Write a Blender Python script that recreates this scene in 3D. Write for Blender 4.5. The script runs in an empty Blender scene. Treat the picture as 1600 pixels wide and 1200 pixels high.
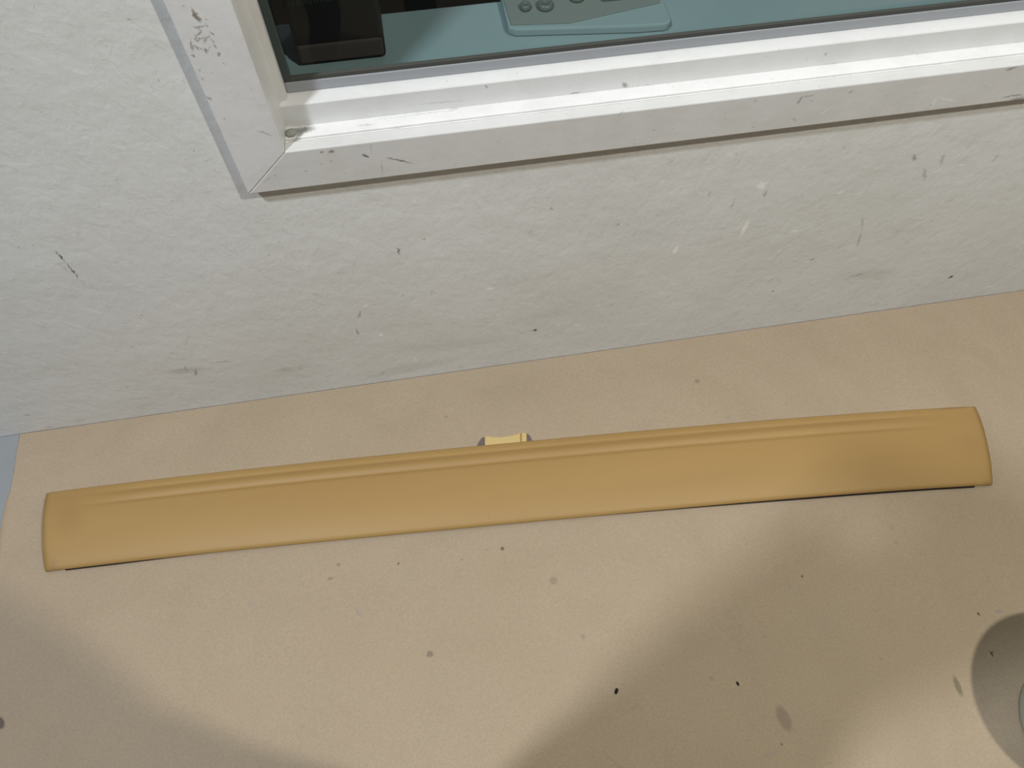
import bpy, bmesh, math, random
import numpy as np
from math import sin, cos, pi, atan2, hypot, exp
from mathutils import Vector, Matrix, noise as mnoise

random.seed(7)
scene = bpy.context.scene
C = scene.collection

# ------------------------------------------------------------------ camera
FPX = 1188.24                       # focal length in pixels of the 1600x1200 frame
PITCH, YAW, ROLL = 1.0791013, 0.16401638, 0.00058567
EYE = Vector((0.85088, -0.76522, 1.35835))
fwd = Vector((sin(YAW) * cos(PITCH), cos(YAW) * cos(PITCH), -sin(PITCH)))
rgt0 = fwd.cross(Vector((0, 0, 1))).normalized()
up0 = rgt0.cross(fwd)
rgt = cos(ROLL) * rgt0 + sin(ROLL) * up0
upv = -sin(ROLL) * rgt0 + cos(ROLL) * up0
cam_data = bpy.data.cameras.new('camera')
cam_data.sensor_width = 36.0
cam_data.lens = FPX * 36.0 / 1600.0
cam_data.clip_start = 0.02
cam = bpy.data.objects.new('camera', cam_data)
C.objects.link(cam)
m = Matrix((rgt, upv, -fwd)).transposed().to_4x4()
m.translation = EYE
cam.matrix_world = m
scene.camera = cam

# ------------------------------------------------------------------ light
scene.view_settings.view_transform = 'Standard'
scene.view_settings.look = 'None'
scene.view_settings.gamma = 1.0
scene.view_settings.use_curve_mapping = False
scene.view_settings.exposure = 0.0

w = bpy.data.worlds.new('room_ambient')
scene.world = w
w.use_nodes = True
w.node_tree.nodes['Background'].inputs[0].default_value = (0.90, 0.97, 1.10, 1)
w.node_tree.nodes['Background'].inputs[1].default_value = 0.032


def lamp(name, loc, power, col, radius):
    d = bpy.data.lights.new(name, 'POINT')
    d.energy = power
    d.color = col
    d.shadow_soft_size = radius
    o = bpy.data.objects.new(name, d)
    o.location = loc
    C.objects.link(o)
    return o


lamp('ceiling_lamp_light', (-0.60, -1.58, 4.00), 376, (0.92, 0.97, 1.06), 0.13)
lamp('ceiling_lamp_light', (1.96, -1.345, 2.71), 145, (1.0, 0.96, 0.855), 0.045)
lamp('next_room_fill_light', (1.5, 1.3, 2.3), 7, (0.80, 0.95, 1.0), 0.15)  # added fill, no known fixture: brightens the counter and things beyond the glass


# ------------------------------------------------------------------ pixel -> point on a plane of the place
def at(px, py, plane, val):
    d = fwd * FPX + rgt * (px - 800) - upv * (py - 600)
    s = (val - EYE[plane]) / d[plane]
    return EYE + d * s


# ------------------------------------------------------------------ material helpers
def new_mat(name, col=(0.5, 0.5, 0.5), rough=0.6, spec=0.4):
    mt = bpy.data.materials.new(name)
    mt.use_nodes = True
    b = mt.node_tree.nodes['Principled BSDF']
    b.inputs['Base Color'].default_value = (*col, 1)
    b.inputs['Roughness'].default_value = rough
    b.inputs['Specular IOR Level'].default_value = spec
    return mt


class NT:
    def __init__(s, mt):
        s.t = mt.node_tree
        s.n = s.t.nodes
        s.l = s.t.links
        s.b = s.n['Principled BSDF']
        tc = s.n.new('ShaderNodeTexCoord')
        s.co = tc.outputs['Object']

    def noise(s, scale, detail=3, rough=0.55, vec=None, dist=0.0):
        n = s.n.new('ShaderNodeTexNoise')
        n.inputs['Scale'].default_value = scale
        n.inputs['Detail'].default_value = detail
        n.inputs['Roughness'].default_value = rough
        n.inputs['Distortion'].default_value = dist
        s.l.new(vec or s.co, n.inputs['Vector'])
        return n

    def scaled(s, sc):
        n = s.n.new('ShaderNodeMapping')
        n.inputs['Scale'].default_value = sc
        s.l.new(s.co, n.inputs['Vector'])
        return n.outputs[0]

    def rng(s, val, a, b, c, d):
        n = s.n.new('ShaderNodeMapRange')
        n.interpolation_type = 'SMOOTHSTEP'
        n.inputs[1].default_value = a
        n.inputs[2].default_value = b
        n.inputs[3].default_value = c
        n.inputs[4].default_value = d
        s.l.new(val, n.inputs[0])
        return n.outputs[0]

    def mix(s, fac, a, b):
        n = s.n.new('ShaderNodeMix')
        n.data_type = 'RGBA'
        for sock, v in ((n.inputs[0], fac), (n.inputs[6], a), (n.inputs[7], b)):
            if isinstance(v, (int, float)):
                sock.default_value = v
            elif isinstance(v, tuple):
                sock.default_value = (*v, 1)
            else:
                s.l.new(v, sock)
        return n.outputs[2]

    def math(s, op, a, b):
        n = s.n.new('ShaderNodeMath')
        n.operation = op
        for i, v in enumerate((a, b)):
            if isinstance(v, (int, float)):
                n.inputs[i].default_value = v
            else:
                s.l.new(v, n.inputs[i])
        return n.outputs[0]

    def wobble(s, scale, amp):
        n = s.noise(scale, 2)
        v = s.n.new('ShaderNodeVectorMath')
        v.operation = 'MULTIPLY_ADD'
        s.l.new(n.outputs['Color'], v.inputs[0])
        v.inputs[1].default_value = (amp, amp, amp)
        s.l.new(s.co, v.inputs[2])
        v2 = s.n.new('ShaderNodeVectorMath')
        v2.operation = 'SUBTRACT'
        s.l.new(v.outputs[0], v2.inputs[0])
        v2.inputs[1].default_value = (amp / 2,) * 3
        return v2.outputs[0]

    def blot(s, vec, loc, rot, sc, soft=0.55):
        n = s.n.new('ShaderNodeMapping')
        n.vector_type = 'TEXTURE'
        n.inputs['Location'].default_value = loc
        n.inputs['Rotation'].default_value = rot
        n.inputs['Scale'].default_value = sc
        s.l.new(vec, n.inputs['Vector'])
        v = s.n.new('ShaderNodeVectorMath')
        v.operation = 'LENGTH'
        s.l.new(n.outputs[0], v.inputs[0])
        return s.rng(v.outputs['Value'], soft, 1.0, 1.0, 0.0)

    def bump(s, height, strength, dist):
        n = s.n.new('ShaderNodeBump')
        n.inputs['Strength'].default_value = strength
        n.inputs['Distance'].default_value = dist
        s.l.new(height, n.inputs['Height'])
        return n

    def out(s, col=None, bump=None):
        if col is not None:
            s.l.new(col, s.b.inputs['Base Color'])
        if bump is not None:
            s.l.new(bump.outputs[0], s.b.inputs['Normal'])


def marks(nt, col, vec, lst, plane, val, soft=0.5):
    """scuffs, chips and stains: (px0,py0,px1,py1,width_px,colour,strength)"""
    for (x0, y0, x1, y1, wd, c, k) in lst:
        p, q = at(x0, y0, plane, val), at(x1, y1, plane, val)
        mid = (p + q) / 2
        d = q - p
        # metres across for one pixel, here
        px = (at((x0 + x1) / 2 + 1, (y0 + y1) / 2, plane, val) - at((x0 + x1) / 2, (y0 + y1) / 2, plane, val)).length
        half = d.length / 2 + wd * px / 2
        hw = wd * px / 2 * 1.25
        if plane == 1:
            rot, sc = (0, atan2(-d.z, d.x) if d.length > 1e-6 else 0, 0), (half * 1.1, 1, hw)
        else:
            rot, sc = (0, 0, atan2(d.y, d.x) if d.length > 1e-6 else 0), (half * 1.1, hw, 1)
        f = nt.blot(vec, tuple(mid), rot, sc, soft)
        f = nt.math('MULTIPLY', f, k)
        col = nt.mix(f, col, c)
    return col


DARK, GREY, BROWN, CHIP = (0.045, 0.042, 0.042), (0.28, 0.27, 0.255), (0.24, 0.20, 0.155), (0.89, 0.90, 0.89)

# wall paint: uneven, dirty grey-white emulsion
M_wall = new_mat('wall_paint', rough=0.55, spec=0.35)
nt = NT(M_wall)
big = nt.noise(3.0, 4, 0.6)
col = nt.mix(nt.rng(big.outputs[0], 0.35, 0.70, 0, 1), (0.73, 0.742, 0.722), (0.68, 0.69, 0.662))
dirt = nt.noise(26, 6, 0.72)
col = nt.mix(nt.math('MULTIPLY', nt.rng(dirt.outputs[0], 0.56, 0.74, 0, 1), 0.45), col, (0.47, 0.46, 0.40))
speck = nt.noise(120, 2, 0.5)
col = nt.mix(nt.math('MULTIPLY', nt.rng(speck.outputs[0], 0.70, 0.76, 0, 1), 0.55), col, (0.38, 0.36, 0.31))
speck2 = nt.noise(95, 2, 0.5, vec=nt.scaled((1, 1, 1.7)))
col = nt.mix(nt.math('MULTIPLY', nt.rng(speck2.outputs[0], 0.735, 0.77, 0, 1), 0.8), col, (0.86, 0.86, 0.85))
wv = nt.wobble(170, 0.011)
WALL = [
    (86, 391, 102, 410, 4.5, DARK, .85), (98, 405, 128, 440, 3.2, DARK, .75), (836, 516, 836, 516, 8, (0.01, 0.01, 0.02), 1), (622, 386, 624, 399, 3.5, BROWN, .9),
    (563, 483, 560, 499, 4, GREY, .9), (557, 513, 560, 524, 4.5, GREY, .9), (595, 523, 596, 524, 8, CHIP, 1),
    (573, 476, 570, 478, 6, CHIP, .9), (761, 452, 770, 450, 6, CHIP, .9), (646, 315, 648, 315, 6, CHIP, .8),
    (270, 579, 312, 577, 5, GREY, .55), (306, 576, 305, 587, 4, DARK, .7), (328, 567, 366, 564, 5, GREY, .6),
    (289, 570, 291, 581, 3, GREY, .7), (37, 648, 47, 649, 6, GREY, .8), (200, 624, 236, 621, 4, GREY, .35), (199, 603, 200, 606, 5, GREY, .4),
    (649, 562, 650, 562, 5, CHIP, .9), (1190, 290, 1190, 290, 17, (0.87, 0.88, 0.89), 1), (1198, 296, 1194, 309, 4, GREY, .7),
    (1156, 371, 1172, 340, 7, (0.89, 0.89, 0.84), 1), (1052, 396, 1059, 384, 7, (0.89, 0.89, 0.82), 1), (1310, 302, 1318, 300, 6, CHIP, .9),
    (1236, 362, 1246, 361, 6, CHIP, .7), (1216, 393, 1218, 392, 5, CHIP, .6), (1484, 434, 1487, 432, 6, (0.05, 0.07, 0.03), .95),
    (1445, 262, 1444, 283, 6, GREY, .55), (1474, 241, 1470, 258, 6, GREY, .55), (1429, 241, 1428, 252, 5, BROWN, .6), (1347, 335, 1347, 362, 3.5, GREY, .5),
    (1346, 362, 1339, 387, 4, GREY, .6), (1540, 449, 1551, 447, 4, CHIP, 1), (1582, 455, 1584, 455, 5, CHIP, .8), (1496, 258, 1508, 257, 3, CHIP, .9),
    (1150, 307, 1140, 330, 3.5, GREY, .6), (1045, 255, 1052, 251, 4, GREY, .6), (1110, 296, 1107, 308, 3, GREY, .45), (1271, 405, 1267, 406, 5, GREY, .8), (1207, 455, 1208, 455, 4, DARK, .7),
    (935, 477, 936, 477, 5, CHIP, .9), (870, 508, 875, 507, 5, CHIP, .7), (898, 508, 905, 507, 5, CHIP, .7), (964, 353, 968, 349, 4, GREY, .7),
    (827, 375, 828, 376, 5, CHIP, .6), (862, 325, 861, 327, 5, BROWN, .5), (663, 372, 662, 375, 5, BROWN, .5), (676, 452, 674, 462, 5, GREY, .35),
    (434, 341, 520, 319, 5, (0.82, 0.82, 0.81), .55), (470, 330, 560, 310, 4, (0.82, 0.82, 0.81), .5), (560, 318, 650, 316, 4, (0.82, 0.82, 0.81), .4),
    (0, 293, 70, 296, 6, (0.80, 0.80, 0.80), .5), (60, 294, 130, 303, 5, (0.80, 0.80, 0.80), .4), (150, 480, 165, 478, 5, (0.84, 0.84, 0.84), .5), (288, 545, 296, 520, 3, GREY, .3),
    (441, 578, 446, 577, 9, GREY, .35), (469, 575, 470, 577, 7, GREY, .35), (402, 582, 403, 583, 6, (0.70, 0.70, 0.60), .7), (1330, 432, 1350, 428, 6, BROWN, .4), (1368, 436, 1380, 434, 6, GREY, .3),
    (255, 583, 330, 575, 22, (0.50, 0.50, 0.45), .5), (560, 590, 720, 560, 30, (0.55, 0.545, 0.48), .45), (620, 545, 800, 530, 40, (0.58, 0.575, 0.52), .4), (1320, 432, 1400, 425, 24, (0.54, 0.53, 0.47), .4), (425, 582, 480, 572, 20, (0.50, 0.50, 0.45), .4),
    (318, 254, 332, 246, 3.5, GREY, .5), (170, 90, 180, 60, 2.5, GREY, .35), (196, 40, 230, 20, 2, GREY, .3), (1490, 310, 1478, 318, 5, GREY, .35), (1560, 240, 1550, 255, 5, GREY, .4),
]
WALL = [(*q[:6], q[6] * (0.7 if q[5] is GREY else 1)) for q in WALL]
col = marks(nt, col, wv, WALL, 1, 0.0, soft=0.25)
h1 = nt.noise(42, 5, 0.6, vec=nt.scaled((1.0, 1, 0.55)), dist=0.6)
h2 = nt.noise(9, 4, 0.6)
hh = nt.math('ADD', nt.math('MULTIPLY', h1.outputs[0], 0.45), h2.outputs[0])
nt.out(col, nt.bump(hh, 0.55, 0.0065))

def paint(name, c0, c1, lst=None, plane=1, val=0.0, bump=0.25, rough=0.38, spec=0.45):
    mt = new_mat(name, c0, rough, spec)
    nt = NT(mt)
    n = nt.noise(16, 5, 0.65)
    col = nt.mix(nt.rng(n.outputs[0], 0.4, 0.7, 0, 1), c0, c1)
    s = nt.noise(150, 2, 0.5)
    col = nt.mix(nt.math('MULTIPLY', nt.rng(s.outputs[0], 0.72, 0.77, 0, 1), 0.5), col, (0.3, 0.28, 0.25))
    if lst:
        col = marks(nt, col, nt.wobble(260, 0.007), lst, plane, val, soft=0.25)
    f = nt.noise(60, 4, 0.6)
    nt.out(col, nt.bump(f.outputs[0], bump, 0.002))
    return mt


TF = -0.018            # front plane of the window casing
TRIM_B = [(566, 242, 577, 245, 5, (0.05, 0.05, 0.06), .9), (600, 246, 648, 255, 4, (0.09, 0.09, 0.11), .75), (579, 222, 581, 242, 1.6, GREY, .6), (595, 245, 598, 275, 1.6, GREY, .5),
          (501, 238, 505, 237, 5, GREY, .8), (514, 238, 522, 236, 6, DARK, .6), (477, 267, 479, 268, 4, GREY, .5), (411, 286, 425, 276, 3, GREY, .4),
          (1245, 163, 1254, 150, 4, GREY, .7), (1254, 152, 1272, 149, 3, GREY, .7), (1327, 145, 1332, 142, 4, GREY, .8), (1280, 180, 1302, 166, 3, CHIP, .5), (1455, 170, 1463, 152, 4, CHIP, .4), (1465, 152, 1500, 160, 3, CHIP, .5),
          (1572, 109, 1590, 105, 5, GREY, .8), (1565, 152, 1600, 148, 3, DARK, .6), (1580, 156, 1600, 153, 6, DARK, .5), (965, 182, 974, 175, 2, GREY, .6), (1480, 168, 1580, 152, 5, (0.66, 0.65, 0.60), .6), (1020, 203, 1022, 204, 4, BROWN, .4), (1240, 185, 1244, 190, 4, GREY, .5)]
M_trim = paint('casing_paint', (0.66, 0.66, 0.645), (0.62, 0.62, 0.60), TRIM_B, 1, TF)
rs = random.Random(3)
TRIM_L = [(300, 14, 308, 30, 7, BROWN, .9), (303, 22, 313, 32, 8, BROWN, .8), (300, 44, 322, 40, 5, BROWN, .7), (297, 60, 300, 82, 4, GREY, .7), (300, 84, 303, 90, 4, DARK, .55), (305, 55, 316, 50, 5, BROWN, .7), (306, 64, 320, 58, 4, BROWN, .6), (318, 66, 328, 56, 5, BROWN, .65), (308, 74, 318, 78, 4, BROWN, .55), (336, 71, 337, 75, 4, DARK, .6), (341, 82, 342, 88, 5, GREY, .8), (330, 60, 334, 68, 4, BROWN, .5), (322, 78, 325, 80, 4, GREY, .5), (326, 152, 329, 155, 6, GREY, .8), (399, 203, 428, 213, 4, GREY, .45), (332, 113, 333, 116, 3, BROWN, .5), (312, 108, 313, 112, 3, BROWN, .5), (315, 122, 317, 124, 4, GREY, .5), (348, 97, 350, 101, 3, BROWN, .5), (353, 229, 354, 233, 4, DARK, .4), (361, 250, 363, 254, 4, DARK, .6)]
for _ in range(14):
    x, y = rs.uniform(300, 330), rs.uniform(25, 80)
    TRIM_L.append((x, y, x + rs.uniform(-4, 6), y + rs.uniform(2, 8), rs.uniform(2, 4), BROWN, .6))
M_trim_left = paint('side_casing_paint', (0.72, 0.725, 0.72), (0.67, 0.675, 0.665), TRIM_L, 1, TF)
M_jamb = paint('jamb_paint', (0.66, 0.66, 0.64), (0.62, 0.62, 0.60))
SASHY = 0.026
SASH = [(759, 135, 760, 136, 5, GREY, .9), (974, 131, 979, 135, 8, GREY, .85), (1004, 134, 1030, 132, 2, GREY, .6), (985, 137, 1000, 136, 3, BROWN, .4), (890, 147, 905, 144, 4, BROWN, .6), (1440, 86, 1450, 85, 4, DARK, .7), (1480, 83, 1560, 77, 4, BROWN, .5), (1290, 84, 1291, 85, 4, BROWN, .6), (1345, 96, 1370, 94, 3, GREY, .5), (1290, 101, 1310, 100, 3, GREY, .6), (1583, 70, 1590, 67, 8, GREY, .35), (640, 164, 740, 156, 3, GREY, .3), (550, 188, 600, 183, 3, GREY, .4)]
M_sash = paint('sash_paint', (0.72, 0.725, 0.715), (0.68, 0.685, 0.67), SASH, 1, SASHY, bump=0.3)
LEDGE = [(452, 206, 490, 200, 16, (0.12, 0.11, 0.10), .75), (462, 215, 474, 205, 9, (0.2, 0.19, 0.18), .6), (452, 221, 468, 219, 5, (0.14, 0.13, 0.12), .6), (556, 196, 590, 193, 3, GREY, .45), (608, 201, 625, 199, 3, DARK, .35), (560, 190, 760, 165, 2.2, GREY, .3), (700, 171, 720, 168, 2.5, GREY, .5)]
M_ledge = paint('sill_paint', (0.80, 0.80, 0.79), (0.74, 0.74, 0.73), LEDGE, 2, 0.651, bump=0.5)
M_bead = new_mat('glazing_bead_grey', (0.33, 0.345, 0.365), 0.35, 0.4)
M_gasket = new_mat('gasket_dark', (0.060, 0.062, 0.055), 0.5, 0.3)
M_gasket_green = new_mat('gasket_green_black', (0.042, 0.058, 0.056), 0.35, 0.4)

# glass: tinted, see-through, reflecting by angle
M_glass = bpy.data.materials.new('window_glass')
M_glass.use_nodes = True
t = M_glass.node_tree
t.nodes.remove(t.nodes['Principled BSDF'])
tr = t.nodes.new('ShaderNodeBsdfTransparent')
tr.inputs[0].default_value = (0.74, 0.86, 0.85, 1)
gl = t.nodes.new('ShaderNodeBsdfGlossy')
gl.inputs['Roughness'].default_value = 0.02
fr = t.nodes.new('ShaderNodeFresnel')
fr.inputs[0].default_value = 1.25
mx = t.nodes.new('ShaderNodeMixShader')
t.links.new(fr.outputs[0], mx.inputs[0])
t.links.new(tr.outputs[0], mx.inputs[1])
t.links.new(gl.outputs[0], mx.inputs[2])
t.links.new(mx.outputs[0], t.nodes['Material Output'].inputs[0])

# kraft paper
M_paper = new_mat('kraft_paper', rough=0.72, spec=0.25)
nt = NT(M_paper)
a = nt.noise(5, 3, 0.5)
col = nt.mix(a.outputs[0], (0.405, 0.322, 0.222), (0.455, 0.366, 0.258))
fib = nt.noise(260, 3, 0.7)
col = nt.mix(nt.math('MULTIPLY', nt.rng(fib.outputs[0], 0.3, 0.75, 0, 1), 0.55), col, (0.35, 0.27, 0.19))
fl = nt.noise(85, 3, 0.6)
col = nt.mix(nt.math('MULTIPLY', nt.rng(fl.outputs[0], 0.68, 0.78, 0, 1), 0.35), col, (0.27, 0.19, 0.125))
ST = (0.24, 0.175, 0.13)
PAPER = [(866, 907, 864, 908, 13, ST, .45), (672, 1022, 672, 1023, 11, (0.16, 0.12, 0.10), .6), (1218, 1110, 1230, 1136, 20, (0.24, 0.17, 0.135), .6), (785, 857, 785, 858, 6, (0.15, 0.09, 0.06), .85), (910, 995, 911, 996, 8, ST, .4),
         (529, 882, 529, 883, 6, ST, .6), (513, 905, 520, 904, 5, ST, .6), (623, 880, 622, 882, 3, DARK, .7), (555, 950, 565, 965, 4, GREY, .5), (500, 958, 512, 945, 3, GREY, .4), (563, 968, 560, 985, 2, GREY, .4), (1088, 596, 1090, 597, 7, ST, .6),
         (1252, 901, 1253, 901, 4, DARK, .6), (1399, 848, 1399, 849, 6, GREY, .6), (1391, 824, 1395, 828, 5, GREY, .5), (1232, 915, 1233, 917, 4, GREY, .5), (1374, 1030, 1375, 1031, 5, ST, .3), (1220, 1163, 1221, 1164, 4, DARK, .5),
         (1185, 1185, 1218, 1174, 6, GREY, .3), (940, 1172, 970, 1200, 3, GREY, .35), (0, 1125, 4, 1135, 12, (0.09, 0.06, 0.06), .8), (1490, 1060, 1500, 1085, 10, (0.16, 0.15, 0.09), .7), (1553, 957, 1563, 955, 5, GREY, .7), (1526, 959, 1528, 961, 4, DARK, .8), (1546, 1018, 1551, 1026, 3, DARK, .8), (1552, 1017, 1546, 1023, 1.6, DARK, .7),
         (697, 651, 698, 652, 4, ST, .5), (390, 944, 396, 946, 10, GREY, .25), (1110, 1060, 1112, 1061, 7, ST, .3), (1137, 653, 1138, 653, 4, GREY, .8), (760, 858, 761, 859, 3, ST, .4), (721, 874, 722, 876, 2.5, ST, .6), (985, 914, 986, 915, 4, GREY, .4)]
col = marks(nt, col, nt.wobble(150, 0.002), PAPER, 2, 0.0)
wr = nt.noise(6.5, 1.6, 0.4, dist=0.25)
wr2 = nt.noise(230, 2, 0.5)
hh = nt.math('ADD', wr.outputs[0], nt.math('MULTIPLY', wr2.outputs[0], 0.035))
nt.out(col, nt.bump(hh, 0.55, 0.04))

M_floor = new_mat('painted_floor', (0.33, 0.36, 0.40), 0.7, 0.3)
nt = NT(M_floor)
n = nt.noise(20, 5, 0.6)
nt.out(nt.mix(n.outputs[0], (0.27, 0.285, 0.295), (0.305, 0.32, 0.33)), nt.bump(n.outputs[0], 0.2, 0.003))

# tan moulded plastic
M_tan = new_mat('tan_plastic', rough=0.5, spec=0.35)
nt = NT(M_tan)
a = nt.noise(4, 3, 0.5, vec=nt.scaled((0.5, 3, 1)))
col = nt.mix(nt.rng(a.outputs[0], 0.3, 0.75, 0, 1), (0.415, 0.262, 0.090), (0.39, 0.242, 0.085))
g = nt.noise(190, 3, 0.6)
col = nt.mix(nt.math('MULTIPLY', g.outputs[0], 0.22), col, (0.36, 0.22, 0.09))
PSTAIN = [(105, 800, 110, 825, 60, (0.33, 0.19, 0.075), .40), (1520, 690, 1515, 700, 50, (0.36, 0.21, 0.085), .35), (1350, 717, 1460, 713, 12, (0.36, 0.21, 0.08), .30), (80, 880, 82, 890, 22, (0.30, 0.17, 0.09), .4), (1546, 752, 1549, 758, 14, (0.26, 0.16, 0.08), .5),
          (1432, 645, 1440, 643, 8, (0.30, 0.18, 0.09), .4), (762, 792, 764, 815, 4, (0.36, 0.21, 0.08), .4), (500, 800, 760, 780, 26, (0.41, 0.245, 0.085), .5), (1460, 638, 1520, 634, 4, (0.24, 0.15, 0.08), .6)]
col = marks(nt, col, nt.wobble(30, 0.01), PSTAIN, 2, 0.018, soft=0.1)
nt.out(col, nt.bump(g.outputs[0], 0.10, 0.001))
M_rubber = new_mat('black_rubber', (0.014, 0.010, 0.012), 0.7, 0.2)
M_clip = new_mat('pale_clip_plastic', (0.62, 0.47, 0.20), 0.4, 0.4)
M_clip_line = new_mat('clip_orange_line', (0.36, 0.20, 0.06), 0.5, 0.3)
M_clip_end = new_mat('clip_grey_end', (0.15, 0.115, 0.115), 0.5, 0.3)
M_bin = new_mat('bin_plastic', (0.44, 0.52, 0.44), 0.25, 0.5)
M_counter = new_mat('teal_grey_laminate', rough=0.45, spec=0.4)
nt = NT(M_counter)
n = nt.noise(9, 3, 0.5)
nt.out(nt.mix(n.outputs[0], (0.315, 0.36, 0.375), (0.355, 0.39, 0.40)))
M_dark = new_mat('dark_brown_board', (0.020, 0.015, 0.015), 0.6, 0.3)
M_brown = new_mat('brown_band', (0.085, 0.056, 0.052), 0.6, 0.3)
M_device = new_mat('grey_device_plastic', (0.26, 0.255, 0.235), 0.5, 0.3)
M_knob = new_mat('device_knob', (0.17, 0.165, 0.155), 0.35, 0.4)
M_screen = new_mat('device_dark_panel', (0.105, 0.10, 0.12), 0.4, 0.4)
M_crumb = new_mat('black_crumb', (0.012, 0.01, 0.014), 0.6, 0.2)
M_cloth = new_mat('dark_cloth', (0.03, 0.032, 0.04), 0.9, 0.1)
M_skin = new_mat('skin', (0.45, 0.28, 0.20), 0.55, 0.3)
M_hair = new_mat('brown_hair', (0.05, 0.03, 0.02), 0.7, 0.2)
M_camera = new_mat('silver_camera', (0.35, 0.35, 0.36), 0.35, 0.5)
M_shoe = new_mat('brown_leather', (0.09, 0.05, 0.03), 0.5, 0.4)


# ------------------------------------------------------------------ mesh helpers
def link(name, mesh, mat, parent=None, smooth=False):
    o = bpy.data.objects.new(name, mesh)
    if mat is not None:
        mesh.materials.append(mat)
    C.objects.link(o)
    if parent is not None:
        o.parent = parent
    if smooth:
        for p in mesh.polygons:
            p.use_smooth = True
    return o


def from_bm(name, bm, mat, parent=None, smooth=False):
    me = bpy.data.meshes.new(name)
    bmesh.ops.recalc_face_normals(bm, faces=bm.faces)
    bm.to_mesh(me)
    bm.free()
    return link(name, me, mat, parent, smooth)


def add_box(bm, x0, x1, y0, y1, z0, z1):
    r = bmesh.ops.create_cube(bm, size=1.0)
    bmesh.ops.scale(bm, vec=(x1 - x0, y1 - y0, z1 - z0), verts=r['verts'])
    bmesh.ops.translate(bm, vec=((x0 + x1) / 2, (y0 + y1) / 2, (z0 + z1) / 2), verts=r['verts'])
    return r['verts']


def box(name, x0, x1, y0, y1, z0, z1, mat, parent=None, bevel=0.0, seg=2):
    bm = bmesh.new()
    add_box(bm, x0, x1, y0, y1, z0, z1)
    if bevel:
        bmesh.ops.bevel(bm, geom=bm.edges[:], offset=bevel, segments=seg, profile=0.5, affect='EDGES')
    return from_bm(name, bm, mat, parent)


def prism(name, pts, lo, hi, axis, mat, parent=None, bevel=0.0):
    """closed polygon extruded along an axis. axis 2: pts are (x,y); axis 1: (x,z); axis 0: (y,z)"""
    bm = bmesh.new()

    def mk(p, h):
        return (p[0], p[1], h) if axis == 2 else ((p[0], h, p[1]) if axis == 1 else (h, p[0], p[1]))
    a = [bm.verts.new(mk(p, lo)) for p in pts]
    b = [bm.verts.new(mk(p, hi)) for p in pts]
    n = len(pts)
    bm.faces.new(a)
    bm.faces.new(b[::-1])
    for i in range(n):
        bm.faces.new((a[i], b[i], b[(i + 1) % n], a[(i + 1) % n]))
    if bevel:
        bmesh.ops.recalc_face_normals(bm, faces=bm.faces)
        bmesh.ops.bevel(bm, geom=bm.edges[:], offset=bevel, segments=2, profile=0.5, affect='EDGES')
    return from_bm(name, bm, mat, parent)


def lathe(name, prof, centre, mat, parent=None, seg=96, smooth=True):
    bm = bmesh.new()
    rings = []
    for r, z in prof:
        rings.append([bm.verts.new((centre[0] + r * cos(2 * pi * i / seg), centre[1] + r * sin(2 * pi * i / seg), centre[2] + z)) for i in range(seg)])
    for a, b in zip(rings[:-1], rings[1:]):
        for i in range(seg):
            bm.faces.new((a[i], a[(i + 1) % seg], b[(i + 1) % seg], b[i]))
    bm.faces.new(rings[0][::-1])
    bm.faces.new(rings[-1])
    return from_bm(name, bm, mat, parent, smooth)


def struct(o, label=None, cat=None):
    o['kind'] = 'structure'
    if label:
        o['label'] = label
        o['category'] = cat
    return o


def tag(o, label, cat, group=None):
    o['label'] = label
    o['category'] = cat
    if group:
        o['group'] = group
    return o


def empty(name, loc=(0, 0, 0)):
    o = bpy.data.objects.new(name, None)
    o.location = loc
    o.empty_display_size = 0.05
    C.objects.link(o)
    return o


# ------------------------------------------------------------------ the setting
XW, ZB, TW = 0.6192, 0.5860, 0.065     # window casing: outer left, outer bottom, width
XI, ZI = XW + TW, ZB + TW              # inner edges
XR, ZT = 2.02, 1.75                    # inner right and top edges (outside the photograph)

bm = bmesh.new()
add_box(bm, -2.6, XI - 0.012, 0.0, 0.12, 0, 2.8)
add_box(bm, XR + 0.012, 3.6, 0.0, 0.12, 0, 2.8)
add_box(bm, XI - 0.012, XR + 0.012, 0.0, 0.12, 0, ZI - 0.012)
add_box(bm, XI - 0.012, XR + 0.012, 0.0, 0.12, ZT + 0.012, 2.8)
struct(from_bm('wall_back', bm, M_wall), 'scuffed dirty white painted wall under the window', 'wall')
struct(box('floor', -2.6, 3.6, -3.2, 0.0, -0.05, -0.001, M_floor), 'bluish grey painted floor showing left of the brown paper', 'floor')

# casing, mitred at the corners
mg = 0.0002
struct(prism('trim_1', [(XW, ZB + mg * 2), (XI - mg, ZI + mg), (XI - mg, ZT - mg), (XW, ZT + TW)], TF, -0.0002, 1, M_trim_left, bevel=0.0012), 'scuffed white side casing left of the window', 'trim')
struct(prism('trim_2', [(XW + mg * 2, ZB), (XR + TW, ZB), (XR, ZI), (XI + mg, ZI)], TF, -0.0002, 1, M_trim, bevel=0.0016), 'chipped greyish white casing board below the window', 'trim')
struct(prism('trim_3', [(XR + mg, ZI + mg), (XR + TW, ZB), (XR + TW, ZT + TW), (XR + mg, ZT - mg)], TF, -0.0002, 1, M_trim_left, bevel=0.0012), 'white side casing right of the window', 'trim')
struct(prism('trim_4', [(XW, ZT + TW), (XI, ZT), (XR, ZT), (XR + TW, ZT + TW)], TF, -0.0002, 1, M_trim_left, bevel=0.0012), 'white casing board above the window', 'trim')

# window: jambs, ledge, sash, bead, gaskets, pane
win = struct(empty('window_1', (XI, 0.0, ZI)), 'white framed window with dark tinted glass above the paper', 'window')


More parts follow.
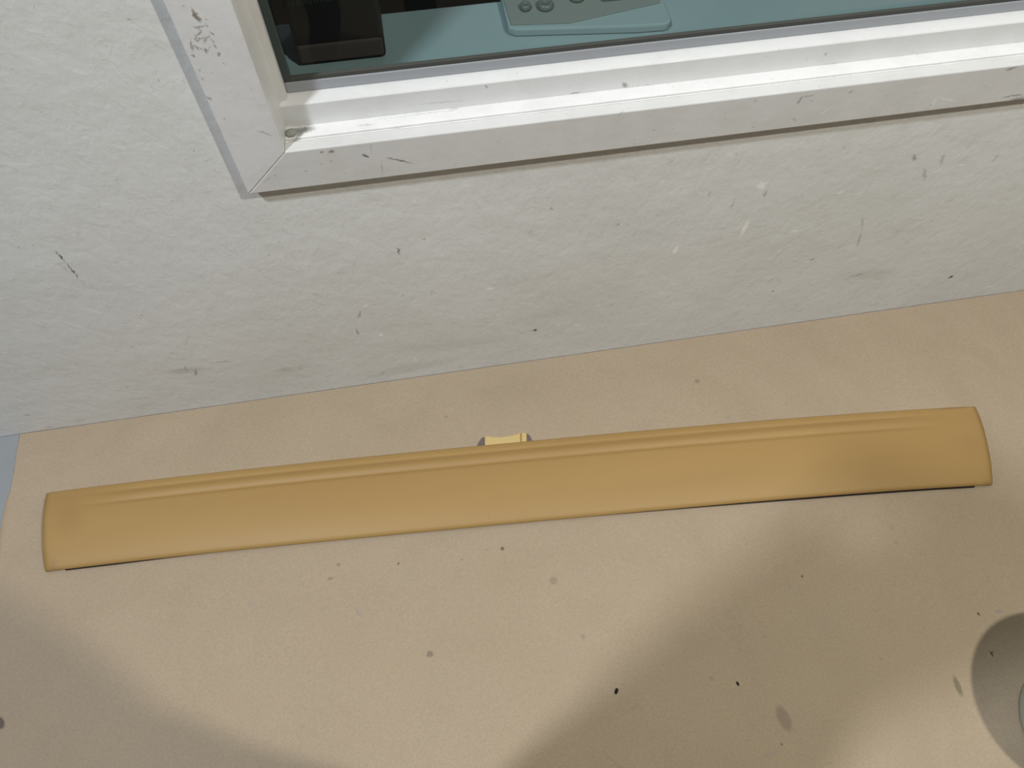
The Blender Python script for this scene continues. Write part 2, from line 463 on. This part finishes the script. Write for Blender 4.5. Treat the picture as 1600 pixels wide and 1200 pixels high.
def wpart(o, label=None):
    o.parent = win
    o.matrix_parent_inverse = Matrix.Translation(-Vector(win.location))
    if label:
        o['label'] = label
    return o


wpart(prism('jamb', [(XI - 0.011, 0.0), (XI - 0.0005, 0.0), (XI + 0.0035, 0.030), (XI + 0.0045, 0.033), (XI + 0.0125, 0.036), (XI + 0.0135, 0.039), (XI + 0.0135, 0.070), (XI - 0.011, 0.070)], ZI - 0.011, ZT + 0.011, 2, M_jamb))
wpart(prism('jamb', [(XR + 0.011, 0.0), (XR + 0.0005, 0.0), (XR - 0.0035, 0.030), (XR - 0.0125, 0.036), (XR - 0.0135, 0.070), (XR + 0.011, 0.070)], ZI - 0.011, ZT + 0.011, 2, M_jamb))
wpart(box('head_jamb', XI, XR, 0.0, 0.07, ZT, ZT + 0.011, M_jamb))
wpart(box('window_sill', XI, XR, 0.0, 0.0020, ZI - 0.011, ZI - 0.0002, M_ledge, bevel=0.0006))
wpart(box('window_sill', XI, XR, 0.0055, 0.070, ZI - 0.011, ZI - 0.0006, M_ledge, bevel=0.0016))
# sash rail with a soft front edge and slightly sloping top
wpart(prism('sash_rail', [(SASHY, ZI - 0.0004), (SASHY, ZI + 0.0322), (SASHY + 0.0012, ZI + 0.0336), (0.0505, ZI + 0.0345), (0.066, ZI + 0.0345), (0.066, ZI - 0.0004)], XI + 0.002, XR - 0.002, 0, M_sash))
wpart(box('sash_stile', XR - 0.028, XR - 0.0136, SASHY + 0.008, 0.066, ZI + 0.0346, ZT, M_sash))
ZP = ZI + 0.0345
wpart(box('glazing_bead', XI + 0.0137, XR - 0.028, 0.0466, 0.0535, ZP, ZP + 0.0150, M_bead, bevel=0.0012), 'grey bead under the glass')
wpart(box('gasket', XI + 0.0137, XR - 0.028, 0.0480, 0.0535, ZP + 0.0151, ZP + 0.0212, M_gasket, bevel=0.0008), 'dark rubber line under the glass')
wpart(box('gasket', XI + 0.0137, XI + 0.0235, 0.0470, 0.0535, ZP + 0.0213, ZT, M_gasket_green, bevel=0.0008), 'dark green rubber line left of the glass')
bm = bmesh.new()
bm.faces.new([bm.verts.new(p) for p in ((XI + 0.0137, 0.0550, ZP), (XR - 0.028, 0.0550, ZP), (XR - 0.028, 0.0550, ZT), (XI + 0.0137, 0.0550, ZT))])
wpart(from_bm('pane', bm, M_glass), 'tinted glass pane')
# lump of old caulk in the left corner of the sill
bm = bmesh.new()
bmesh.ops.create_uvsphere(bm, u_segments=16, v_segments=10, radius=1.0)
for v in bm.verts:
    k = 1 + 0.18 * mnoise.noise(v.co * 2.1)
    v.co = Vector((XI + 0.0085, 0.0140, ZI + 0.0005)) + Vector((v.co.x * 0.0075, v.co.y * 0.007, max(v.co.z, -0.3) * 0.0045)) * k
wpart(from_bm('caulk_lump', bm, new_mat('old_caulk', (0.30, 0.31, 0.28), 0.6, 0.3), smooth=True), 'grey lump of old caulk in the sill corner')


# ------------------------------------------------------------------ kraft paper on the floor
def calm(x, y):
    """0 where the sheet lies flat, 1 where it is free to ripple"""
    k = min(1.0, max(0.0, (-y - 0.02) / 0.10))
    dy = abs(y + 0.21 + 0.066 * x)               # under the panel
    k *= min(1.0, max(0.15, (dy - 0.10) / 0.10))
    k *= min(1.0, max(0.0, (hypot(x - 1.78, y + 0.824) - 0.11) / 0.12))
    k *= min(1.0, max(0.0, (hypot(x - 0.85, (y + 0.93)) - 0.28) / 0.12))
    return k


def paper_z(x, y):
    v = Vector((x * 2.3, y * 3.1, 0.3))
    a = mnoise.noise(v) * 0.5 + mnoise.noise(v * 2.3) * 0.3 + mnoise.noise(v * 4.9) * 0.10
    return 0.0006 + calm(x, y) * (0.0042 + 0.004 * min(1, max(0, (-y - 0.42) / 0.15))) * (0.55 + a)


NX, NY = 150, 112
X0, X1, Y0, Y1 = 0.0008, 2.9, -0.0006, -2.1
bm = bmesh.new()
grid = []
for j in range(NY + 1):
    y = Y0 + (Y1 - Y0) * (j / NY) ** 1.0
    row = []
    edge = X0 + 0.0012 * mnoise.noise(Vector((0, y * 9, 5)))
    turn = min(1.0, max(0.0, (-y - 0.108) / 0.05)) * 0.0125 * (1 + 0.25 * mnoise.noise(Vector((y * 12, 1, 2))))
    back = Y0 if j else None
    for i in range(-2, NX + 1):
        if i < 0:
            z = paper_z(X0, y) + turn * (-i) / 2 + 0.0001
            row.append(bm.verts.new((edge + turn * 0.42 * i / 2 - 0.0002 * i, y, paper_z(X0, y) + 0.36 * turn * (-i) / 2)))
        else:
            x = edge + 0.0012 + (X1 - edge) * (i / NX)
            yy = y - (0.0003 * (1 + mnoise.noise(Vector((x * 7, 3, 9)))) if j == 0 else 0)
            row.append(bm.verts.new((x, yy, paper_z(x, y))))
    grid.append(row)
for j in range(NY):
    for i in range(len(grid[0]) - 1):
        bm.faces.new((grid[j][i], grid[j][i + 1], grid[j + 1][i + 1], grid[j + 1][i]))
paper = from_bm('kraft_paper', bm, M_paper, smooth=True)
tag(paper, 'brown kraft paper sheet spread over the floor along the wall', 'paper')


# ------------------------------------------------------------------ tan panel
FAR = [(72.5, 769), (240, 747.5), (440, 726), (640, 706.5), (840, 686.5), (1040, 668), (1240, 652.5), (1430, 639), (1500, 634.5), (1524, 633.5)]
NEAR = [(70.5, 893), (240, 872.5), (440, 852), (640, 833.5), (840, 813.5), (1040, 795.5), (1240, 778.5), (1430, 764.5), (1525, 758.5), (1551, 757)]
ZF, ZN = 0.010, 0.0085


def curve_pts(lst, z, n):
    p = [at(x, y, 2, z) for x, y in lst]
    d = [0]
    for a, b in zip(p[:-1], p[1:]):
        d.append(d[-1] + (b - a).length)
    xs = np.linspace(0, d[-1], n)
    # smooth: a cubic through the measured points
    c = [np.polyfit(d, [q[k] for q in p], 4) for k in (0, 1)]
    return [Vector((float(np.polyval(c[0], s)), float(np.polyval(c[1], s)), z)) for s in xs]


NS = 160
far, near = curve_pts(FAR, ZF, NS), curve_pts(NEAR, ZN, NS)
prof_t = [0, .01, .02, .035, .05, .065, .08, .095, .11, .125, .14, .155, .17, .185, .2, .215, .23, .245, .26, .275, .29, .305, .325, .35, .42, .5, .58, .66, .74, .82, .88, .93, .965, .985, 1.0]


def prof_h(tt, s):
    arch = 0.0138 * (1 - abs(2 * tt - 1.04) ** 2.3 / 1.10) if True else 0
    edge = -0.0035 * (max(0, (0.02 - tt) / 0.02) ** 2 + max(0, (tt - 0.97) / 0.03) ** 2)
    fade = min(1, max(0, (s - 0.03) / 0.07)) * min(1, max(0, (0.965 - s) / 0.08))
    g1 = -0.0024 * exp(-((tt - 0.112) / 0.024) ** 2)
    g2 = -0.0032 * exp(-((tt - 0.262) / 0.024) ** 2)
    r = 0.0016 * exp(-((tt - 0.19) / 0.028) ** 2)
    return max(arch, 0) + edge + fade * (g1 + g2 + r)


panel = empty('trim_panel', tuple((far[0] + near[0]) / 2 * 0.5 + (far[-1] + near[-1]) / 2 * 0.5))
panel.location.z = 0.0
tag(panel, 'long tan moulded plastic trim panel lying on the brown paper', 'panel')


def ppart(o, parent, label=None):
    o.parent = parent
    o.matrix_parent_inverse = Matrix.Translation(-Vector(panel.location)) if parent is panel else Matrix.Identity(4)
    if label:
        o['label'] = label
    return o


bm = bmesh.new()
top, bot = [], []
TH = 0.0026
for i in range(NS):
    s = i / (NS - 1)
    a, b = far[i], near[i]
    rt, rb = [], []
    for tt in prof_t:
        p = a.lerp(b, tt)
        z = p.z + prof_h(tt, s)
        # the ends are turned down a little
        e = max(0, (0.006 - s) / 0.006, (s - 0.994) / 0.006)
        z -= 0.002 * e * e
        rt.append(bm.verts.new((p.x, p.y, z)))
        rb.append(bm.verts.new((p.x, p.y, z - TH)))
    top.append(rt)
    bot.append(rb)
NPf = len(prof_t)
for i in range(NS - 1):
    for j in range(NPf - 1):
        bm.faces.new((top[i][j], top[i][j + 1], top[i + 1][j + 1], top[i + 1][j]))
        bm.faces.new((bot[i][j], bot[i + 1][j], bot[i + 1][j + 1], bot[i][j + 1]))
    bm.faces.new((top[i][0], top[i + 1][0], bot[i + 1][0], bot[i][0]))
    bm.faces.new((top[i][-1], bot[i][-1], bot[i + 1][-1], top[i + 1][-1]))
for i in (0, NS - 1):
    for j in range(NPf - 1):
        bm.faces.new((top[i][j], bot[i][j], bot[i][j + 1], top[i][j + 1]))
ppart(from_bm('shell', bm, M_tan, smooth=True), panel)

# black seal under the near edge, stopping short of both ends
def strip(name, pts, off0, off1, z0, z1, mat, i0, i1):
    bm = bmesh.new()
    prev = None
    for i in range(i0, i1):
        k0, k1 = min(i, i + 1, NS - 2), min(i + 1, NS - 1)
        tg = (pts[k1] - pts[k0]).normalized()
        nrm = Vector((tg.y, -tg.x, 0))
        r = [bm.verts.new((*(pts[i] + nrm * o).xy, z)) for o, z in ((off0, z0), (off1(i / (NS - 1)), z0), (off1(i / (NS - 1)), z1), (off0, z1))]
        if prev:
            for q in range(4):
                bm.faces.new((prev[q], prev[(q + 1) % 4], r[(q + 1) % 4], r[q]))
        else:
            bm.faces.new(r)
        prev = r
    bm.faces.new(prev[::-1])
    return from_bm(name, bm, mat)


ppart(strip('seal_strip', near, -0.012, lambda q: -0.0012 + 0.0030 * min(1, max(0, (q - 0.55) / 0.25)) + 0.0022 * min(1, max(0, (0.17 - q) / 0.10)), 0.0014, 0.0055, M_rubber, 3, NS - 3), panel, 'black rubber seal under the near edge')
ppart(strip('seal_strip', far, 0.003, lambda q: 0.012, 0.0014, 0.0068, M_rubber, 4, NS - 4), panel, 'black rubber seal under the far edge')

# pale clip peeping out behind the far edge
zc = 0.0075
OUTL = [(757.5, 703), (757.5, 681.8), (763, 681.0), (769, 682.6), (783, 683.2), (801, 680.4), (812, 676.8), (819, 675.8), (823, 677), (823, 700)]
pts = [tuple(at(x, y, 2, zc).xy) for x, y in OUTL]
clip = ppart(prism('mounting_clip', pts, 0.0022, zc, 2, M_clip, bevel=0.0008), panel, 'pale yellow mounting clip')
for q in ([(745, 702), (748, 692), (753, 684.5), (757.4, 682.4), (757.4, 702)], [(823.2, 677.2), (827, 680.5), (830, 687), (830, 700), (823.2, 700)]):
    e = prism('clip_end', [tuple(at(x, y, 2, zc).xy) for x, y in q], 0.0022, zc - 0.0006, 2, M_clip_end)
    ppart(e, clip)
e = prism('clip_band', [tuple(at(x, y, 2, zc).xy) for x, y in [(812.8, 697), (812.8, 677.2), (815.2, 676.8), (815.2, 697)]], 0.0032, zc + 0.0004, 2, M_clip_line)
ppart(e, clip, 'thin orange line round the clip')

# ------------------------------------------------------------------ waste bin at the right edge
BX, BY = 1.7816, -0.8242
bn = empty('waste_bin', (BX, BY, 0.0))
tag(bn, 'pale greenish white plastic bin standing on the paper at the lower right', 'bin')
H = 0.222
prof = [(0.090, 0.0008), (0.0955, 0.0012), (0.0980, 0.0045)]
for k in range(1, 25):
    z = 0.0045 + (H - 0.0045) * k / 24
    r = 0.098 + (0.1245 - 0.098) * (z / H)
    prof.append((r, z))
prof += [(0.1215, H), (0.0955, 0.008), (0.02, 0.0075), (0.002, 0.0075)]
b = lathe('body', prof, (BX, BY, 0), M_bin)
b.parent = bn
b.matrix_parent_inverse = Matrix.Translation((-BX, -BY, 0))
bm = bmesh.new()
R0, r0, seg = 0.1250, 0.0030, 96
rings = []
for i in range(seg):
    a = 2 * pi * i / seg
    rings.append([bm.verts.new((BX + (R0 + r0 * cos(q * pi / 4)) * cos(a), BY + (R0 + r0 * cos(q * pi / 4)) * sin(a), H - 0.001 + r0 * sin(q * pi / 4))) for q in range(8)])
for i in range(seg):
    A_, B_ = rings[i], rings[(i + 1) % seg]
    for q in range(8):
        bm.faces.new((A_[q], B_[q], B_[(q + 1) % 8], A_[(q + 1) % 8]))
b = from_bm('rim', bm, M_bin, smooth=True)
b.parent = bn
b.matrix_parent_inverse = Matrix.Translation((-BX, -BY, 0))


# ------------------------------------------------------------------ crumbs on the paper
def crumb(px0, py0, px1, py1, wd, label):
    p, q = at(px0, py0, 2, 0.002), at(px1, py1, 2, 0.002)
    mid = (p + q) / 2
    d = q - p
    bm = bmesh.new()
    bmesh.ops.create_icosphere(bm, subdivisions=2, radius=1.0)
    for v in bm.verts:
        v.co *= 1 + 0.25 * mnoise.noise(v.co * 1.7 + Vector((px0, 0, 0)))
        v.co = Vector((v.co.x * d.length / 2, v.co.y * wd, v.co.z * wd))
    bmesh.ops.rotate(bm, matrix=Matrix.Rotation(atan2(d.y, d.x), 3, 'Z'), verts=bm.verts)
    o = from_bm('crumb', bm, M_crumb, smooth=True)
    o.location = (mid.x, mid.y, paper_z(mid.x, mid.y) + wd * 0.75)
    tag(o, label, 'crumb', 'black crumbs on the paper')


crumb(961.5, 1085, 964.5, 1075.5, 0.0024, 'black crumb on the paper at the edge of the large soft shadow')
crumb(1150.5, 1065, 1154, 1072, 0.0018, 'smaller black crumb inside the large soft shadow on the paper')

# ------------------------------------------------------------------ beyond the glass
struct(box('floor_next_room', -2.0, 3.6, 0.12, 2.6, -0.05, -0.001, M_dark), 'dark floor of the room beyond the window', 'floor')
ZC = 0.600
ct = empty('counter', (1.2, 0.20, 0.0))
tag(ct, 'teal grey counter top beyond the window glass', 'counter')


def cpart(o, root):
    o.parent = root
    o.matrix_parent_inverse = Matrix.Translation(-Vector(root.location))
    return o


cpart(box('counter_top', 0.30, 2.30, 0.1215, 0.303, ZC - 0.03, ZC, M_counter, bevel=0.003), ct)
cpart(box('cabinet_body', 0.32, 2.28, 0.125, 0.290, 0.0, ZC - 0.03, M_dark), ct)
bx = empty('dark_box', (0.76, 0.25, ZC))
tag(bx, 'dark brown upright box on the counter behind the glass', 'box')
cpart(box('body', 0.699, 0.8245, 0.2015, 0.300, ZC + 0.0005, ZC + 0.30, M_dark, bevel=0.006, seg=3), bx)
o = cpart(box('lower_band', 0.7015, 0.822, 0.1975, 0.2035, ZC + 0.008, ZC + 0.036, M_brown, bevel=0.0028), bx)
o['label'] = 'lighter brown band'
# worn rows of print, too faint to read
bm = bmesh.new()
for row, (zr, xa, xb) in enumerate(((ZC + 0.098, 0.712, 0.765), (ZC + 0.118, 0.706, 0.790))):
    x = xa
    while x < xb:
        wd = rs.uniform(0.0012, 0.0028)
        add_box(bm, x, x + wd, 0.2010, 0.2016, zr + rs.uniform(-.001, .001), zr + rs.uniform(.004, .007))
        x += wd + rs.uniform(0.001, 0.004)
o = cpart(from_bm('worn_print', bm, new_mat('worn_print', (0.045, 0.047, 0.048), 0.6, 0.2)), bx)
o['kind'] = 'stuff'

dv = empty('control_panel', (1.125, 0.25, ZC))
tag(dv, 'grey flat device with round knobs on the counter behind the glass', 'device')


def rounded_rect(x0, x1, y0, y1, r, n=6):
    out = []
    for cx, cy, a0 in ((x1 - r, y1 - r, 0), (x0 + r, y1 - r, pi / 2), (x0 + r, y0 + r, pi), (x1 - r, y0 + r, 3 * pi / 2)):
        for k in range(n + 1):
            a = a0 + pi / 2 * k / n
            out.append((cx + r * cos(a), cy + r * sin(a)))
    return out


body = prism('housing', [(1.008, 0.300), (1.008, 0.222), (1.018, 0.215), (1.20, 0.193)] + [(1.240 + 0.012 * cos(a), 0.203 + 0.012 * sin(a)) for a in np.linspace(-pi / 2, 0, 6)] + [(1.254, 0.30)], ZC + 0.0005, ZC + 0.014, 2, M_counter, bevel=0.003)
cpart(body, dv)
plate = cpart(prism('face_plate', [(1.010, 0.299), (1.013, 0.224), (1.10, 0.214), (1.245, 0.238), (1.25, 0.299)], ZC + 0.0142, ZC + 0.016, 2, M_device, bevel=0.0006), dv)
cpart(prism('dark_panel', rounded_rect(1.155, 1.243, 0.252, 0.298, 0.008), ZC + 0.0162, ZC + 0.0172, 2, M_screen), dv)
for kx, ky, kr in ((1.040, 0.256, 0.0085), (1.070, 0.255, 0.0125), (1.121, 0.268, 0.0125)):
    cpart(lathe('knob', [(kr * 0.98, 0), (kr, 0.003), (kr * 0.86, 0.008), (kr * 0.6, 0.0086), (kr * 0.55, 0.0076), (0.0005, 0.0076)], (kx, ky, ZC + 0.0162), M_knob, seg=32), dv)


# ------------------------------------------------------------------ the photographer, behind the camera (casts the soft shadows)
def skin_obj(name, verts, edges, mat, root, parent=None, sub=2):
    me = bpy.data.meshes.new(name)
    me.from_pydata([v[0] for v in verts], edges, [])
    o = link(name, me, mat, parent)
    md = o.modifiers.new('skin', 'SKIN')
    md.use_smooth_shade = True
    lay = me.skin_vertices[0].data if me.skin_vertices else None
    if lay is None:
        bpy.context.view_layer.objects.active = o
        me.skin_vertices.new() if hasattr(me.skin_vertices, 'new') else None
        lay = me.skin_vertices[0].data
    for i, v in enumerate(verts):
        r = v[1]
        lay[i].radius = r if isinstance(r, tuple) else (r, r)
    lay[root].use_root = True
    ss = o.modifiers.new('sub', 'SUBSURF')
    ss.levels = ss.render_levels = sub
    return o


PX, PY = 0.785, -0.915
HX = 0.062                          # the hands are held a little to the right of the body
V, Ed = [], []


def jt(x, y, z, r, prev=None):
    V.append(((PX + x, PY + y, z), r))
    i = len(V) - 1
    if prev is not None:
        Ed.append((prev, i))
    return i


pel = jt(0, -0.01, 0.93, (0.145, 0.105))
bel = jt(0, 0.0, 1.08, (0.138, 0.11), pel)
che = jt(0.01, 0.012, 1.24, (0.145, 0.105), bel)
shb = jt(0.01, -0.02, 1.39, (0.12, 0.085), che)
nek = jt(0, -0.07, 1.485, 0.055, shb)
hd0 = jt(0, -0.055, 1.56, (0.062, 0.075), nek)
hd1 = jt(0, -0.05, 1.64, (0.075, 0.095), hd0)
hd2 = jt(0, -0.06, 1.71, (0.06, 0.075), hd1)
for s in (-1, 1):
    sh = jt(s * 0.165, -0.035, 1.385, 0.064, shb)
    el = jt(s * 0.205, -0.02, 1.13, 0.045, sh)
    fa = jt(HX * 0.5 + s * 0.165, 0.02, 1.235, 0.041, el)
    wr_ = jt(HX + s * 0.118, 0.068, 1.325, 0.029, fa)
    pa = jt(HX + s * 0.092, 0.092, 1.358, (0.032, 0.022), wr_)
    for k in range(4):                                    # fingers round the camera
        f0 = jt(HX + s * (0.078 - 0.002 * k), 0.108 - 0.010 * k, 1.388 - 0.014 * k, 0.0095, pa)
        f1 = jt(HX + s * (0.067 - 0.001 * k), 0.122 - 0.010 * k, 1.392 - 0.014 * k, 0.0085, f0)
        f2 = jt(HX + s * (0.062 + 0.002 * k), 0.128 - 0.010 * k, 1.384 - 0.014 * k, 0.0075, f1)
    t0 = jt(HX + s * 0.072, 0.070, 1.345, 0.011, pa)
    t1 = jt(HX + s * 0.064, 0.076, 1.352, 0.009, t0)
    hp = jt(s * 0.10, -0.02, 0.88, 0.098, pel)
    kn = jt(s * 0.115, 0.01, 0.50, 0.066, hp)
    an = jt(s * 0.125, -0.03, 0.11, 0.048, kn)
    he = jt(s * 0.125, -0.05, 0.052, (0.042, 0.045), an)
    to = jt(s * 0.145, 0.10, 0.042, (0.044, 0.036), he)
person = skin_obj('person', V, Ed, M_cloth, pel)
tag(person, 'person in dark clothes standing on the paper, holding the compact camera', 'person')
# face, hair and shoes in their own materials on the body's children
bm = bmesh.new()
bmesh.ops.create_uvsphere(bm, u_segments=24, v_segments=16, radius=1.0)
for v in bm.verts:
    c = v.co
    back = 1.0 if c.y < 0.25 or c.z > 0.35 else 0.86
    v.co = Vector((PX + c.x * 0.088 * back, PY - 0.065 + c.y * 0.112 * back, 1.665 + c.z * 0.105 * back))
hair = from_bm('hair', bm, M_hair, person, smooth=True)
bm = bmesh.new()
bmesh.ops.create_uvsphere(bm, u_segments=24, v_segments=16, radius=1.0)
for v in bm.verts:
    c = v.co
    nose = 0.022 * exp(-((c.x / 0.18) ** 2 + ((c.z + 0.05) / 0.22) ** 2)) if c.y > 0 else 0
    eye = -0.007 * (exp(-(((c.x - 0.4) / 0.2) ** 2 + ((c.z - 0.2) / 0.15) ** 2)) + exp(-(((c.x + 0.4) / 0.2) ** 2 + ((c.z - 0.2) / 0.15) ** 2))) if c.y > 0 else 0
    v.co = Vector((PX + c.x * 0.074, PY - 0.040 + c.y * 0.092 + nose + eye, 1.635 + c.z * 0.108))
face = from_bm('face', bm, M_skin, person, smooth=True)

cam_o = empty('compact_camera', tuple(EYE - fwd * 0.022))
tag(cam_o, 'silver compact camera held in both hands above the paper', 'camera')
R3 = Matrix((rgt, upv, -fwd)).transposed().to_4x4()


def cam_part(name, x0, x1, y0, y1, z0, z1, mat, bev):
    bm = bmesh.new()
    add_box(bm, x0, x1, y0, y1, z0, z1)
    bmesh.ops.bevel(bm, geom=bm.edges[:], offset=bev, segments=3, profile=0.5, affect='EDGES')
    o = from_bm(name, bm, mat, cam_o)
    return o


cam_o.rotation_euler = R3.to_euler()
cam_part('body', -0.048, 0.048, -0.029, 0.029, 0.002, 0.022, M_camera, 0.004)
cam_part('screen', -0.032, 0.028, -0.022, 0.022, 0.0221, 0.0232, M_dark, 0.0003)
